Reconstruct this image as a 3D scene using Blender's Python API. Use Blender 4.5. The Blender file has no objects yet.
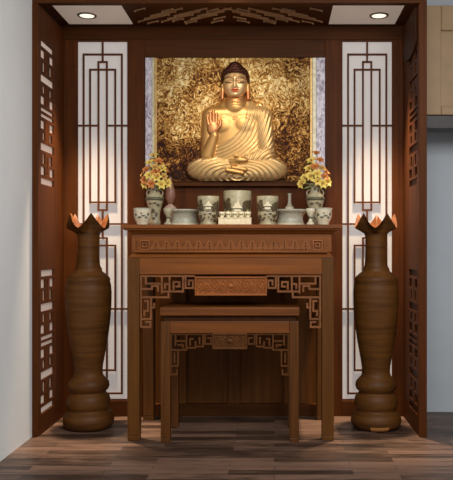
import bpy, bmesh, math, random
import numpy as np
from mathutils import Vector, Matrix

random.seed(7)
PI = math.pi
F = 760.0          # focal length in pixels
VX, VY = 274.5, 249.0   # vanishing point of the depth lines in the photograph
CZ = 1.113         # eye height (m)
scene = bpy.context.scene
COL = scene.collection


def X(px, d): return (px - VX) / F * d
def Z(py, d): return CZ - (py - VY) / F * d


def srgb(r, g, b):
    def f(c):
        c /= 255.0
        return c / 12.92 if c <= 0.04045 else ((c + 0.055) / 1.055) ** 2.4
    return (f(r), f(g), f(b), 1.0)


# ------------------------------------------------------------------ materials
def new_mat(name):
    m = bpy.data.materials.new(name)
    m.use_nodes = True
    nt = m.node_tree
    b = nt.nodes['Principled BSDF']
    return m, nt, b


def ramp(nt, stops):
    r = nt.nodes.new('ShaderNodeValToRGB')
    els = r.color_ramp.elements
    while len(els) < len(stops):
        els.new(0.5)
    for e, (p, c) in zip(els, stops):
        e.position = p
        e.color = c
    return r


def mapped(nt, scale, rot=(0, 0, 0), kind='Object'):
    tc = nt.nodes.new('ShaderNodeTexCoord')
    mp = nt.nodes.new('ShaderNodeMapping')
    mp.inputs['Scale'].default_value = scale
    mp.inputs['Rotation'].default_value = rot
    nt.links.new(tc.outputs[kind], mp.inputs['Vector'])
    return mp


def noise(nt, mp, scale, detail=5, rough=0.55, dist=0.0):
    n = nt.nodes.new('ShaderNodeTexNoise')
    n.inputs['Scale'].default_value = scale
    n.inputs['Detail'].default_value = detail
    n.inputs['Roughness'].default_value = rough
    n.inputs['Distortion'].default_value = dist
    nt.links.new(mp.outputs['Vector'], n.inputs['Vector'])
    return n


def wood(name, dark, light, grain='z', rough=0.42, fine=1.0, spec=0.35):
    m, nt, b = new_mat(name)
    s = {'x': (1.6, 26, 26), 'y': (26, 1.6, 26), 'z': (26, 26, 1.6), 'ring': (2.5, 2.5, 34)}[grain]
    mp = mapped(nt, tuple(v * fine for v in s))
    n = noise(nt, mp, 1.0, 6, 0.6, 0.7)
    r = ramp(nt, [(0.3, dark), (0.72, light)])
    nt.links.new(n.outputs['Fac'], r.inputs['Fac'])
    nt.links.new(r.outputs['Color'], b.inputs['Base Color'])
    bp = nt.nodes.new('ShaderNodeBump')
    bp.inputs['Strength'].default_value = 0.12
    bp.inputs['Distance'].default_value = 0.004
    nt.links.new(n.outputs['Fac'], bp.inputs['Height'])
    nt.links.new(bp.outputs['Normal'], b.inputs['Normal'])
    b.inputs['Roughness'].default_value = rough
    b.inputs['Specular IOR Level'].default_value = spec
    return m


def plain(name, c1, c2=None, rough=0.5, scale=30, metallic=0.0, emit=0.0, emitc=None, bump=0.0):
    m, nt, b = new_mat(name)
    if c2 is None:
        c2 = tuple(min(1, v * 1.08) for v in c1[:3]) + (1,)
    mp = mapped(nt, (1, 1, 1))
    n = noise(nt, mp, scale, 4)
    r = ramp(nt, [(0.35, c1), (0.65, c2)])
    nt.links.new(n.outputs['Fac'], r.inputs['Fac'])
    nt.links.new(r.outputs['Color'], b.inputs['Base Color'])
    b.inputs['Roughness'].default_value = rough
    b.inputs['Metallic'].default_value = metallic
    if emit:
        b.inputs['Emission Color'].default_value = emitc or c1
        b.inputs['Emission Strength'].default_value = emit
    if bump:
        bp = nt.nodes.new('ShaderNodeBump')
        bp.inputs['Strength'].default_value = bump
        bp.inputs['Distance'].default_value = 0.002
        nt.links.new(n.outputs['Fac'], bp.inputs['Height'])
        nt.links.new(bp.outputs['Normal'], b.inputs['Normal'])
    return m


M = {}
M['niche_v'] = wood('niche wood upright', srgb(64, 31, 6), srgb(92, 46, 11), 'z', 0.55, 1.0, 0.12)
M['niche_h'] = wood('niche wood level', srgb(62, 32, 7), srgb(86, 45, 12), 'x', 0.55, 1.0, 0.12)
M['back_v'] = wood('back panel wood', srgb(84, 48, 16), srgb(114, 68, 26), 'z', 0.55, 1.0, 0.15)
M['dark'] = wood('lattice wood', srgb(48, 23, 6), srgb(68, 36, 12), 'z', 0.6, 1.0, 0.12)
M['bars'] = wood('screen bar wood', srgb(72, 38, 16), srgb(98, 54, 24), 'z', 0.6, 1.0, 0.12)
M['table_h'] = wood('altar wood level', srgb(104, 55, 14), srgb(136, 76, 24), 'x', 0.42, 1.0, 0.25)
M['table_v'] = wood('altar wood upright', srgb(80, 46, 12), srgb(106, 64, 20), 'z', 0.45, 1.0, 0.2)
M['table_c'] = wood('altar carved wood', srgb(124, 66, 22), srgb(156, 88, 34), 'x', 0.4, 1.0, 0.3)
M['carve'] = wood('frieze carving wood', srgb(136, 78, 32), srgb(166, 100, 46), 'x', 0.4, 1.0, 0.3)
M['fret'] = wood('fret wood', srgb(108, 64, 32), srgb(138, 86, 48), 'x', 0.45, 1.0, 0.25)
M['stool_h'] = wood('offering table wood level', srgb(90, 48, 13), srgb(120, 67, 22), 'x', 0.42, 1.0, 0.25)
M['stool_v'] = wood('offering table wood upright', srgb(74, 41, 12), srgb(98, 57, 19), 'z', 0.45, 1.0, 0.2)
M['vase'] = wood('turned vase wood', srgb(66, 38, 12), srgb(106, 66, 25), 'ring', 0.5, 0.8, 0.2)
M['vase_lit'] = wood('vase wood lit inside', srgb(96, 52, 24), srgb(134, 80, 42), 'ring', 0.5)  # lighter copy of the vase wood: light inside the collar put into colour
M['floor_glow'] = wood('light inlay wood', srgb(180, 112, 58), srgb(205, 140, 80), 'x', 0.5)  # pale colour for the lit floor glimpsed through the vase foot
M['ceil_strip'] = wood('ceiling strip wood', srgb(178, 134, 92), srgb(206, 164, 120), 'x', 0.5)
M['white_wall'] = plain('painted wall', srgb(232, 235, 236), srgb(237, 240, 240), 0.8, 3)
M['grey_wall'] = plain('pale grey wall', srgb(176, 182, 188), srgb(182, 188, 194), 0.8, 3)
M['ceil_white'] = plain('ceiling paint', srgb(205, 204, 200), srgb(212, 210, 206), 0.85, 3)
M['ceil_panel'] = plain('niche ceiling panel', srgb(224, 214, 200), srgb(230, 220, 206), 0.7, 4, emit=0.17, emitc=srgb(232, 218, 202))  # emission stands in for light bounced up from the floor
M['paper'] = plain('screen paper', srgb(176, 171, 168), srgb(184, 179, 175), 0.8, 5, emit=0.30, emitc=srgb(228, 216, 210))  # even emission added to brighten the paper
M['back_paper'] = plain('fretwork backing', srgb(232, 214, 200), srgb(240, 224, 210), 0.7, 8, emit=0.16, emitc=srgb(232, 205, 188))  # emission puts in the brightness of lit wall behind the fretwork
M['beige'] = plain('cabinet beige', srgb(152, 123, 88), srgb(160, 130, 94), 0.55, 12)
M['rail_dark'] = plain('cabinet light rail', srgb(48, 40, 40), srgb(56, 48, 46), 0.5, 12)
M['chrome'] = plain('downlight ring', srgb(120, 110, 100), srgb(140, 130, 120), 0.35, 10, 0.7)
M['lens'] = plain('downlight lens', srgb(255, 248, 235), None, 0.4, 4, emit=1.2, emitc=srgb(255, 240, 215))
M['celadon'] = plain('celadon glaze', srgb(160, 150, 118), srgb(186, 174, 140), 0.35, 60)
M['white_glaze'] = plain('white porcelain', srgb(206, 194, 164), srgb(222, 210, 180), 0.3, 60)
M['cream_glaze'] = plain('cream porcelain', srgb(222, 208, 172), srgb(236, 224, 190), 0.3, 60)
M['grey_glaze'] = plain('grey green porcelain', srgb(176, 172, 150), srgb(194, 190, 168), 0.35, 50)
M['olive'] = plain('painted olive glaze', srgb(78, 74, 52), srgb(104, 98, 70), 0.45, 200)
M['dark_olive'] = plain('painted dark glaze', srgb(58, 46, 28), srgb(104, 88, 58), 0.45, 200)
M['mauve'] = plain('mauve glaze', srgb(138, 96, 80), srgb(160, 116, 98), 0.4, 50)
M['pinkish'] = plain('pinkish glaze', srgb(190, 160, 142), srgb(206, 178, 158), 0.4, 50)
M['yellow'] = plain('yellow petal', srgb(228, 192, 78), srgb(240, 214, 118), 0.6, 80)
M['orange'] = plain('orange petal', srgb(190, 104, 44), srgb(222, 148, 76), 0.6, 80)
M['pale_petal'] = plain('pale petal', srgb(196, 150, 70), srgb(220, 180, 100), 0.6, 80)
M['stem'] = plain('stem green', srgb(92, 104, 52), srgb(124, 132, 70), 0.6, 60)
M['ochre'] = plain('stamen', srgb(150, 80, 30), srgb(176, 104, 44), 0.6, 60)
M['silver'] = plain('silver moulding', srgb(176, 166, 136), srgb(206, 198, 168), 0.4, 40, 0.2)
M['gilt'] = plain('gilt edge', srgb(170, 132, 74), srgb(200, 162, 98), 0.4, 40, 0.4)


def marble_mat():
    m, nt, b = new_mat('lavender marble')
    mp = mapped(nt, (1, 1, 0.45))
    n = noise(nt, mp, 42, 7, 0.65, 1.4)
    r = ramp(nt, [(0.33, srgb(104, 92, 112)), (0.47, srgb(176, 164, 178)), (0.62, srgb(226, 220, 226)), (0.8, srgb(150, 138, 152))])
    nt.links.new(n.outputs['Fac'], r.inputs['Fac'])
    nt.links.new(r.outputs['Color'], b.inputs['Base Color'])
    b.inputs['Roughness'].default_value = 0.35
    return m


M['marble'] = marble_mat()


def gold_relief_mat():
    m, nt, b = new_mat('gold relief ground')
    L = nt.links.new
    mp = mapped(nt, (1, 1, 1))
    warp = noise(nt, mp, 9, 3, 0.5, 0.0)
    mix = nt.nodes.new('ShaderNodeVectorMath'); mix.operation = 'MULTIPLY_ADD'
    mix.inputs[1].default_value = (0.10, 0.10, 0.10)
    L(warp.outputs['Color'], mix.inputs[0]); L(mp.outputs['Vector'], mix.inputs[2])
    n = nt.nodes.new('ShaderNodeTexNoise')
    n.inputs['Scale'].default_value = 27; n.inputs['Detail'].default_value = 6
    n.inputs['Roughness'].default_value = 0.66; n.inputs['Distortion'].default_value = 2.6
    L(mix.outputs['Vector'], n.inputs['Vector'])
    big = noise(nt, mp, 4.2, 3, 0.6, 0.6)
    # the ground darkens towards its lower edge (the print's own colouring)
    tc = nt.nodes.new('ShaderNodeTexCoord')
    sep = nt.nodes.new('ShaderNodeSeparateXYZ'); L(tc.outputs['Object'], sep.inputs[0])
    mr = nt.nodes.new('ShaderNodeMapRange')
    mr.inputs['From Min'].default_value = 0.05; mr.inputs['From Max'].default_value = 0.42
    mr.inputs['To Min'].default_value = -0.13; mr.inputs['To Max'].default_value = 0.03
    L(sep.outputs['Z'], mr.inputs['Value'])
    a = nt.nodes.new('ShaderNodeMath'); a.operation = 'MULTIPLY_ADD'
    a.inputs[1].default_value = 0.42; L(big.outputs['Fac'], a.inputs[0]); L(mr.outputs[0], a.inputs[2])
    s = nt.nodes.new('ShaderNodeMath'); s.operation = 'ADD'
    L(n.outputs['Fac'], s.inputs[0]); L(a.outputs[0], s.inputs[1])
    s2 = nt.nodes.new('ShaderNodeMath'); s2.operation = 'SUBTRACT'; s2.inputs[1].default_value = 0.21
    L(s.outputs[0], s2.inputs[0])
    r = ramp(nt, [(0.38, srgb(44, 20, 12)), (0.46, srgb(112, 64, 26)), (0.53, srgb(186, 132, 60)), (0.60, srgb(232, 192, 118)), (0.68, srgb(252, 236, 184))])
    L(s2.outputs[0], r.inputs['Fac'])
    L(r.outputs['Color'], b.inputs['Base Color'])
    bp = nt.nodes.new('ShaderNodeBump'); bp.inputs['Strength'].default_value = 1.0
    bp.inputs['Distance'].default_value = 0.012
    L(n.outputs['Fac'], bp.inputs['Height']); L(bp.outputs['Normal'], b.inputs['Normal'])
    b.inputs['Roughness'].default_value = 0.5; b.inputs['Metallic'].default_value = 0.3; b.inputs['Specular IOR Level'].default_value = 0.2
    return m


M['gold_ground'] = gold_relief_mat()


def attr_mat(name, rough, metallic):
    m, nt, b = new_mat(name)
    a = nt.nodes.new('ShaderNodeVertexColor'); a.layer_name = 'Col'
    mp = mapped(nt, (1, 1, 1)); n = noise(nt, mp, 60, 3)
    mx = nt.nodes.new('ShaderNodeMix'); mx.data_type = 'RGBA'; mx.blend_type = 'MULTIPLY'
    mx.inputs['Factor'].default_value = 0.12
    nt.links.new(a.outputs['Color'], mx.inputs['A']); nt.links.new(n.outputs['Color'], mx.inputs['B'])
    nt.links.new(mx.outputs['Result'], b.inputs['Base Color'])
    b.inputs['Roughness'].default_value = rough; b.inputs['Metallic'].default_value = metallic
    return m


M['gold_body'] = attr_mat('gilded figure', 0.4, 0.72)


def floor_mat():
    m, nt, b = new_mat('walnut plank floor')
    L = nt.links.new
    mp = mapped(nt, (1, 1, 1))
    br = nt.nodes.new('ShaderNodeTexBrick')
    br.inputs['Scale'].default_value = 1.0
    br.inputs['Brick Width'].default_value = 0.62
    br.inputs['Row Height'].default_value = 0.075
    br.inputs['Mortar Size'].default_value = 0.002
    br.inputs['Color1'].default_value = (0, 0, 0, 1)
    br.inputs['Color2'].default_value = (1, 1, 1, 1)
    br.inputs['Mortar'].default_value = (0.1, 0.1, 0.1, 1)
    br.offset = 0.37; br.squash = 1.0
    L(mp.outputs['Vector'], br.inputs['Vector'])
    mp2 = mapped(nt, (2.2, 26, 1))
    n = noise(nt, mp2, 1.6, 7, 0.62, 0.8)
    mp3 = mapped(nt, (1.0, 3.0, 1))
    n3 = noise(nt, mp3, 2.4, 3)
    a = nt.nodes.new('ShaderNodeMath'); a.operation = 'MULTIPLY_ADD'; a.inputs[1].default_value = 0.4
    L(br.outputs['Color'], a.inputs[0]); L(n.outputs['Fac'], a.inputs[2])
    a2 = nt.nodes.new('ShaderNodeMath'); a2.operation = 'MULTIPLY_ADD'; a2.inputs[1].default_value = 0.3
    L(n3.outputs['Fac'], a2.inputs[0]); L(a.outputs[0], a2.inputs[2])
    r = ramp(nt, [(0.5, srgb(34, 24, 20)), (0.75, srgb(72, 54, 43)), (1.0, srgb(124, 96, 80))])
    L(a2.outputs[0], r.inputs['Fac'])
    L(r.outputs['Color'], b.inputs['Base Color'])
    b.inputs['Roughness'].default_value = 0.42
    b.inputs['Specular IOR Level'].default_value = 0.35
    bp = nt.nodes.new('ShaderNodeBump'); bp.inputs['Strength'].default_value = 0.1; bp.inputs['Distance'].default_value = 0.003
    L(n.outputs['Fac'], bp.inputs['Height']); L(bp.outputs['Normal'], b.inputs['Normal'])
    return m


M['floor'] = floor_mat()


# ------------------------------------------------------------------ mesh helpers
class MB:
    """collects shapes in world coordinates; build() links them as ONE mesh object"""
    def __init__(self):
        self.v = []; self.f = []; self.smooth = []

    def add(self, verts, faces, smooth=False):
        o = len(self.v)
        self.v += [tuple(p) for p in verts]
        self.f += [tuple(i + o for i in f) for f in faces]
        self.smooth += [smooth] * len(faces)
        return self

    def box(self, x0, x1, y0, y1, z0, z1):
        x0, x1 = sorted((x0, x1)); y0, y1 = sorted((y0, y1)); z0, z1 = sorted((z0, z1))
        vs = [(x0, y0, z0), (x1, y0, z0), (x1, y1, z0), (x0, y1, z0), (x0, y0, z1), (x1, y0, z1), (x1, y1, z1), (x0, y1, z1)]
        return self.add(vs, [(0, 3, 2, 1), (4, 5, 6, 7), (0, 1, 5, 4), (1, 2, 6, 5), (2, 3, 7, 6), (3, 0, 4, 7)])

    def frustum(self, b, t):
        """b, t = (x0,x1,y0,y1,z)"""
        vs = [(b[0], b[2], b[4]), (b[1], b[2], b[4]), (b[1], b[3], b[4]), (b[0], b[3], b[4]),
              (t[0], t[2], t[4]), (t[1], t[2], t[4]), (t[1], t[3], t[4]), (t[0], t[3], t[4])]
        return self.add(vs, [(0, 3, 2, 1), (4, 5, 6, 7), (0, 1, 5, 4), (1, 2, 6, 5), (2, 3, 7, 6), (3, 0, 4, 7)])

    def lathe(self, cx, cy, prof, n=40, cap0=True, cap1=True, mod=None, sq=0.0):
        vs = []; fs = []
        for j, (r, z) in enumerate(prof):
            for i in range(n):
                a = 2 * PI * i / n
                rr, zz = r, z
                if mod: rr, zz = mod(j, a, r, z)
                vs.append((cx + rr * math.cos(a), cy + rr * math.sin(a), zz))
        for j in range(len(prof) - 1):
            for i in range(n):
                k = (i + 1) % n
                fs.append((j * n + i, j * n + k, (j + 1) * n + k, (j + 1) * n + i))
        if cap0: fs.append(tuple(range(n - 1, -1, -1)))
        if cap1: fs.append(tuple((len(prof) - 1) * n + i for i in range(n)))
        return self.add(vs, fs, True)

    def tube(self, pts, r, n=6, r1=None, flat=1.0):
        pts = [Vector(p) for p in pts]
        vs = []; fs = []
        for j, p in enumerate(pts):
            d = (pts[min(j + 1, len(pts) - 1)] - pts[max(j - 1, 0)]).normalized()
            u = d.orthogonal().normalized() if abs(d.y) > 0.99 else d.cross(Vector((0, 1, 0))).normalized()
            w = d.cross(u).normalized()
            rr = r if r1 is None else r + (r1 - r) * j / max(1, len(pts) - 1)
            for i in range(n):
                a = 2 * PI * i / n
                vs.append(p + u * rr * math.cos(a) + w * rr * flat * math.sin(a))
        for j in range(len(pts) - 1):
            for i in range(n):
                k = (i + 1) % n
                fs.append((j * n + i, j * n + k, (j + 1) * n + k, (j + 1) * n + i))
        fs.append(tuple(range(n - 1, -1, -1)))
        fs.append(tuple((len(pts) - 1) * n + i for i in range(n)))
        return self.add(vs, fs, True)

    def ball(self, c, rx, ry, rz, n=12, m=8):
        prof = []
        vs = []; fs = []
        for j in range(m + 1):
            t = -PI / 2 + PI * j / m
            for i in range(n):
                a = 2 * PI * i / n
                vs.append((c[0] + rx * math.cos(t) * math.cos(a), c[1] + ry * math.cos(t) * math.sin(a), c[2] + rz * math.sin(t)))
        for j in range(m):
            for i in range(n):
                k = (i + 1) % n
                fs.append((j * n + i, j * n + k, (j + 1) * n + k, (j + 1) * n + i))
        return self.add(vs, fs, True)

    def prism_xz(self, pts, y0, y1):
        n = len(pts)
        vs = [(p[0], y0, p[1]) for p in pts] + [(p[0], y1, p[1]) for p in pts]
        fs = [tuple(range(n)), tuple(range(2 * n - 1, n - 1, -1))]
        for i in range(n):
            k = (i + 1) % n
            fs.append((i, i + n, k + n, k))
        return self.add(vs, fs)

    def prism_yz(self, pts, x0, x1):
        n = len(pts)
        vs = [(x0, p[0], p[1]) for p in pts] + [(x1, p[0], p[1]) for p in pts]
        fs = [tuple(range(n)), tuple(range(2 * n - 1, n - 1, -1))]
        for i in range(n):
            k = (i + 1) % n
            fs.append((i, i + n, k + n, k))
        return self.add(vs, fs)

    def fret(self, paths, d, th, depth, mirror=None, side=1):
        """rectilinear bars along pixel polylines, standing in the plane y = d"""
        rects = []
        for path in paths:
            p = [((x if side == 1 else 2 * mirror - x), y) for x, y in path]
            for (xa, ya), (xb, yb) in zip(p, p[1:]):
                xa, xb = sorted((xa, xb)); ya, yb = sorted((ya, yb))
                h = th / 2
                rects.append((round(xa - h, 3), round(xb + h, 3), round(ya - h, 3), round(yb + h, 3)))
        xs = sorted(set(v for r in rects for v in r[:2])); ys = sorted(set(v for r in rects for v in r[2:]))
        nx, ny = len(xs) - 1, len(ys) - 1
        full = np.zeros((nx + 2, ny + 2), bool)
        for r in rects:
            full[xs.index(r[0]) + 1:xs.index(r[1]) + 1, ys.index(r[2]) + 1:ys.index(r[3]) + 1] = True
        vid = {}; vs = []; fs = []
        def V(i, j, k):
            if (i, j, k) not in vid:
                vid[(i, j, k)] = len(vs)
                vs.append((X(xs[i], d), d + depth * k, Z(ys[j], d)))
            return vid[(i, j, k)]
        for i in range(nx):
            for j in range(ny):
                if not full[i + 1, j + 1]: continue
                fs.append((V(i, j, 0), V(i, j + 1, 0), V(i + 1, j + 1, 0), V(i + 1, j, 0)))
                fs.append((V(i, j, 1), V(i + 1, j, 1), V(i + 1, j + 1, 1), V(i, j + 1, 1)))
                for di, dj, a, b in ((-1, 0, (i, j), (i, j + 1)), (1, 0, (i + 1, j + 1), (i + 1, j)), (0, -1, (i + 1, j), (i, j)), (0, 1, (i, j + 1), (i + 1, j + 1))):
                    if not full[i + 1 + di, j + 1 + dj]:
                        fs.append((V(*a, 0), V(*a, 1), V(*b, 1), V(*b, 0)))
        return self.add(vs, fs)

    def build(self, name, mat, parent=None, bevel=0.0, kind=None):
        off = base_of(parent)
        me = bpy.data.meshes.new(name)
        me.from_pydata([(a - off[0], b - off[1], c - off[2]) for a, b, c in self.v], [], self.f)
        bm = bmesh.new(); bm.from_mesh(me)
        bmesh.ops.recalc_face_normals(bm, faces=bm.faces)
        bm.to_mesh(me); bm.free()
        me.polygons.foreach_set('use_smooth', self.smooth)
        me.materials.append(mat)
        o = bpy.data.objects.new(name, me)
        COL.objects.link(o)
        if parent is not None: o.parent = parent
        if bevel:
            bv = o.modifiers.new('bevel', 'BEVEL'); bv.width = bevel; bv.segments = 2
            bv.limit_method = 'ANGLE'; bv.angle_limit = math.radians(40)
        if kind: o['kind'] = kind
        return o


BASE = {}


def base_of(o):
    while o is not None:
        if o.name in BASE: return BASE[o.name]
        o = o.parent
    return (0, 0, 0)


def thing(name, label, cat, loc, group=None):
    o = bpy.data.objects.new(name, None)
    o.empty_display_size = 0.05
    COL.objects.link(o)
    o.location = loc
    BASE[o.name] = tuple(loc)
    o['label'] = label; o['category'] = cat
    if group: o['group'] = group
    return o


def structure(name, mb, mat, bevel=0.0):
    return mb.build(name, mat, None, bevel, 'structure')


# ------------------------------------------------------------------ key measures
DF, DB = 4.50, 5.067
XL, XLO = -1.400, -1.436          # inner and outer face of the left screen
XR, XRO = 0.8556, 0.903
ZC = 2.60

# ------------------------------------------------------------------ the room
structure('floor', MB().box(-1.436, 3.0, -1.5, 5.19, -0.06, 0.0), M['floor'])
structure('wall_left', MB().box(-1.556, -1.4365, -1.5, 5.3, 0.0, 2.95), M['white_wall'])
structure('wall_right', MB().box(0.905, 3.0, 5.19, 5.3, 0.0, 2.95), M['grey_wall'])
structure('ceiling', MB().box(-1.436, 3.0, 2.2, 5.19, 2.95, 3.05), M['ceil_white'])

# niche: back wall joinery (one wall), ceiling, header
d = DB
structure('wall_back', MB().box(XLO, XRO, 5.10, 5.16, 0.0, ZC), M['back_v'])
tn = 2
def trim(boxes, mat):
    global tn
    m = MB()
    for q in boxes: m.box(*q)
    structure('trim_%d' % tn, m, M[mat], 0.003); tn += 1
for a, b in ((57, 76.5), (128.5, 145.2), (325, 341.5), (393, 410)):   # stiles
    trim([(max(XLO, X(a, d)), min(XRO, X(b, d)), 5.055, 5.10, 0.0, Z(40, d))], 'niche_v')
trim([(XLO, XRO, 5.055, 5.10, Z(40, d), ZC)], 'niche_h')                # top rail
trim([(X(145.2, d), X(325, d), 5.056, 5.10, Z(57.8, d), Z(40, d))], 'niche_h')   # over the picture
for a, b in ((76.5, 128.5), (341.5, 393)):                            # rails under the screens
    trim([(X(a, d), X(b, d), 5.055, 5.10, 0.0, Z(400.5, d))], 'niche_h')
trim([(X(145.2, d), X(325, d), 5.06, 5.10, 0.0, Z(404, d))], 'niche_h')           # plinth behind the altar
trim([(X(145.2, d), X(325, d), 5.062, 5.10, Z(228, d), Z(186, d))], 'niche_v')     # panel under the picture
for a, b in ((172, 186), (228, 240), (284, 298)):
    trim([(X(a, d), X(b, d), 5.07, 5.10, Z(404, d), Z(228, d))], 'back_v')

cn = MB()
cn.box(XLO, XRO, 4.55, 5.16, ZC, 2.68)
structure('ceiling', cn, M['niche_h'])
structure('trim_1', MB().box(XLO, XRO, 4.50, 4.55, 2.5696, 2.72), M['niche_h'], 0.003)


# white ceiling panels with downlights
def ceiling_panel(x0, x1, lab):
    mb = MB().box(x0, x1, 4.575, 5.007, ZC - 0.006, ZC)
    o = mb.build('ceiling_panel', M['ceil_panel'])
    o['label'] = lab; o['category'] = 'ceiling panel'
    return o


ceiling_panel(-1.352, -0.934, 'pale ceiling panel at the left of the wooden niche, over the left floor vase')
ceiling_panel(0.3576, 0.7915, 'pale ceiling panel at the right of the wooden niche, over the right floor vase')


def downlight(x, y, lab):
    t = thing('recessed_downlight', lab, 'downlight', (x, y, ZC - 0.006))
    z = ZC - 0.006
    MB().lathe(x, y, [(0.061, z), (0.061, z - 0.004), (0.056, z - 0.008), (0.049, z - 0.007), (0.046, z - 0.002)], 36).build('trim_ring', M['chrome'], t)
    MB().lathe(x, y, [(0.046, z - 0.0025), (0.044, z - 0.005), (0.02, z - 0.0065)], 36).build('lens', M['lens'], t)
    return t


downlight(-1.188, 4.815, 'round glowing downlight in the left pale ceiling panel')
downlight(0.662, 4.815, 'round glowing downlight in the right pale ceiling panel')

# carved ceiling lattice: slanted key-fret strips with bright nodes
t = thing('ceiling_lattice', 'dark wooden ceiling lattice of slanting strips between the two pale panels', 'ceiling lattice', (-0.29, 4.80, ZC))
x0, x1, y0, y1 = -0.90, 0.325, 4.575, 4.985
MB().box(x0 - 0.02, x1 + 0.02, y0, y1 + 0.02, ZC - 0.004, ZC).build('backing_board', M['niche_h'], t)
sl = MB()
zz = ZC - 0.004
def slant(xa, ya, xb, yb, w=0.0024):
    dx, dy = xb - xa, yb - ya
    l = math.hypot(dx, dy); nx, ny = -dy / l * w, dx / l * w
    vs = [(xa + nx, ya + ny), (xb + nx, yb + ny), (xb - nx, yb - ny), (xa - nx, ya - ny)]
    sl.add([(p[0], p[1], zz) for p in vs] + [(p[0], p[1], zz - 0.008) for p in vs],
           [(0, 1, 2, 3), (7, 6, 5, 4), (0, 4, 5, 1), (1, 5, 6, 2), (2, 6, 7, 3), (3, 7, 4, 0)])
    for q in ((xa, ya), (xb, yb)):
        sl.lathe(q[0], q[1], [(0.0065, zz), (0.0065, zz - 0.009), (0.004, zz - 0.012)], 10)
xm = (x0 + x1) / 2
for sx in (-1, 1):
    for gx in (-0.02, 0.13, 0.28):
        for k in range(3):                       # three long parallel strips
            cx_ = xm + sx * (gx + 0.05 * k); cy_ = 4.745 + 0.062 * k
            slant(cx_ - sx * 0.0, cy_ - 0.075, cx_ + sx * 0.215, cy_ + 0.075)
    for gx, gy in ((0.03, 4.86), (0.05, 4.93), (0.30, 4.90), (0.34, 4.70), (0.06, 4.70), (0.51, 4.69), (0.22, 4.95), (0.47, 4.95)):
        slant(xm + sx * gx, gy - 0.02, xm + sx * (gx + 0.07), gy + 0.028)
s_ = sl.build('slanted_strips', M['ceil_strip'], t); s_['label'] = 'lighter slanted strips with round ends'


# ------------------------------------------------------------------ side fretwork screens
def side_screen(inner, outer, lab, corbel):
    s = 1 if inner > outer else -1        # +1: left screen (faces +x)
    t = thing('fretwork_screen', lab, 'wooden screen', ((inner + outer) / 2, 4.80, 0.0))
    op = [(0.12, 0.985), (1.505, 2.375)]
    ya, yb = 4.557, 4.835
    fr = MB()
    fr.box(inner, outer, DF, ya, 0, 2.5696 if False else 2.5690)
    fr.box(inner, outer, yb, 5.0549, 0, 2.569)
    zs = [0] + [v for o in op for v in o] + [2.569]
    for a, b in zip(zs[0::2], zs[1::2]):
        fr.box(inner, outer, ya, yb, a, b)
    fr.build('frame', M['niche_v'], t, 0.002)
    fz = 0.011 if s == 1 else 0.010
    for (za, zb) in op:
        fret = MB()
        cuts = []
        H = (zb - za)
        for half in (0, 1):
            def vv(v):          # v from the top of the unit, mirrored in the lower unit
                w = v * 0.5 if half == 0 else 1 - v * 0.5
                return zb - w * H
            for (u0, u1, v0, v1) in ((0.03, 0.97, 0.0, 0.09), (0.0, 0.34, 0.13, 0.25), (0.66, 1.0, 0.13, 0.25),
                                     (0.16, 0.34, 0.29, 0.43), (0.66, 0.84, 0.29, 0.43), (0.44, 0.50, 0.15, 0.40),
                                     (0.0, 1.0, 0.47, 0.58), (0.16, 0.34, 0.62, 0.73), (0.66, 0.84, 0.62, 0.73),
                                     (0.0, 0.34, 0.77, 0.89), (0.66, 1.0, 0.77, 0.89), (0.03, 0.97, 0.93, 0.985)):
                a, b = vv(v0), vv(v1)
                cuts.append((ya + u0 * (yb - ya), ya + u1 * (yb - ya), min(a, b), max(a, b)))
        ys = sorted(set([ya, yb] + [c for q in cuts for c in q[:2]]))
        zl = sorted(set([za, zb] + [c for q in cuts for c in q[2:]]))
        for z0_, z1_ in zip(zl, zl[1:]):
            if z1_ - z0_ < 1e-6: continue
            run = None
            for y0_, y1_ in zip(ys, ys[1:]):
                mid = ((y0_ + y1_) / 2, (z0_ + z1_) / 2)
                solid = not any(q[0] < mid[0] < q[1] and q[2] < mid[1] < q[3] for q in cuts)
                if solid:
                    run = [run[0], y1_] if run else [y0_, y1_]
                if (not solid or y1_ == ys[-1]) and run:
                    fret.box(inner - s * 0.002, inner - s * (0.002 + fz), run[0], run[1], z0_, z1_)
                    run = None
        fret.build('fretwork', M['niche_v'], t)
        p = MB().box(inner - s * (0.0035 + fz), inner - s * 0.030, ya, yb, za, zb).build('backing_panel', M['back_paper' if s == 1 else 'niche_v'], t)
        if s == 1: p['label'] = 'pale backing behind the fretwork'
    if corbel:
        pts = []
        for k in range(13):
            a = PI * k / 12
            pts.append((4.72 - 0.17 * math.cos(a), 2.36 - 0.02 * math.sin(a) * 4))
        pts = [(4.56, 2.568), (4.56, 2.36)] + [(4.76 - 0.20 * math.cos(PI * k / 10), 2.36 - 0.055 * math.sin(PI * k / 10)) for k in range(1, 10)] + [(4.96, 2.36), (4.96, 2.568)]
        c = MB().prism_yz(pts, inner, inner - 0.014).build('corbel', M['dark'], t, 0.004)
        c['label'] = 'dark rounded corbel'
    return t


side_screen(XL, XLO, 'tall wooden side screen with pale-backed fretwork, against the white wall at left', False)
side_screen(XR, XRO, 'wooden side screen with carved dark fretwork at right, beside the beige cabinet', True)


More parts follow.
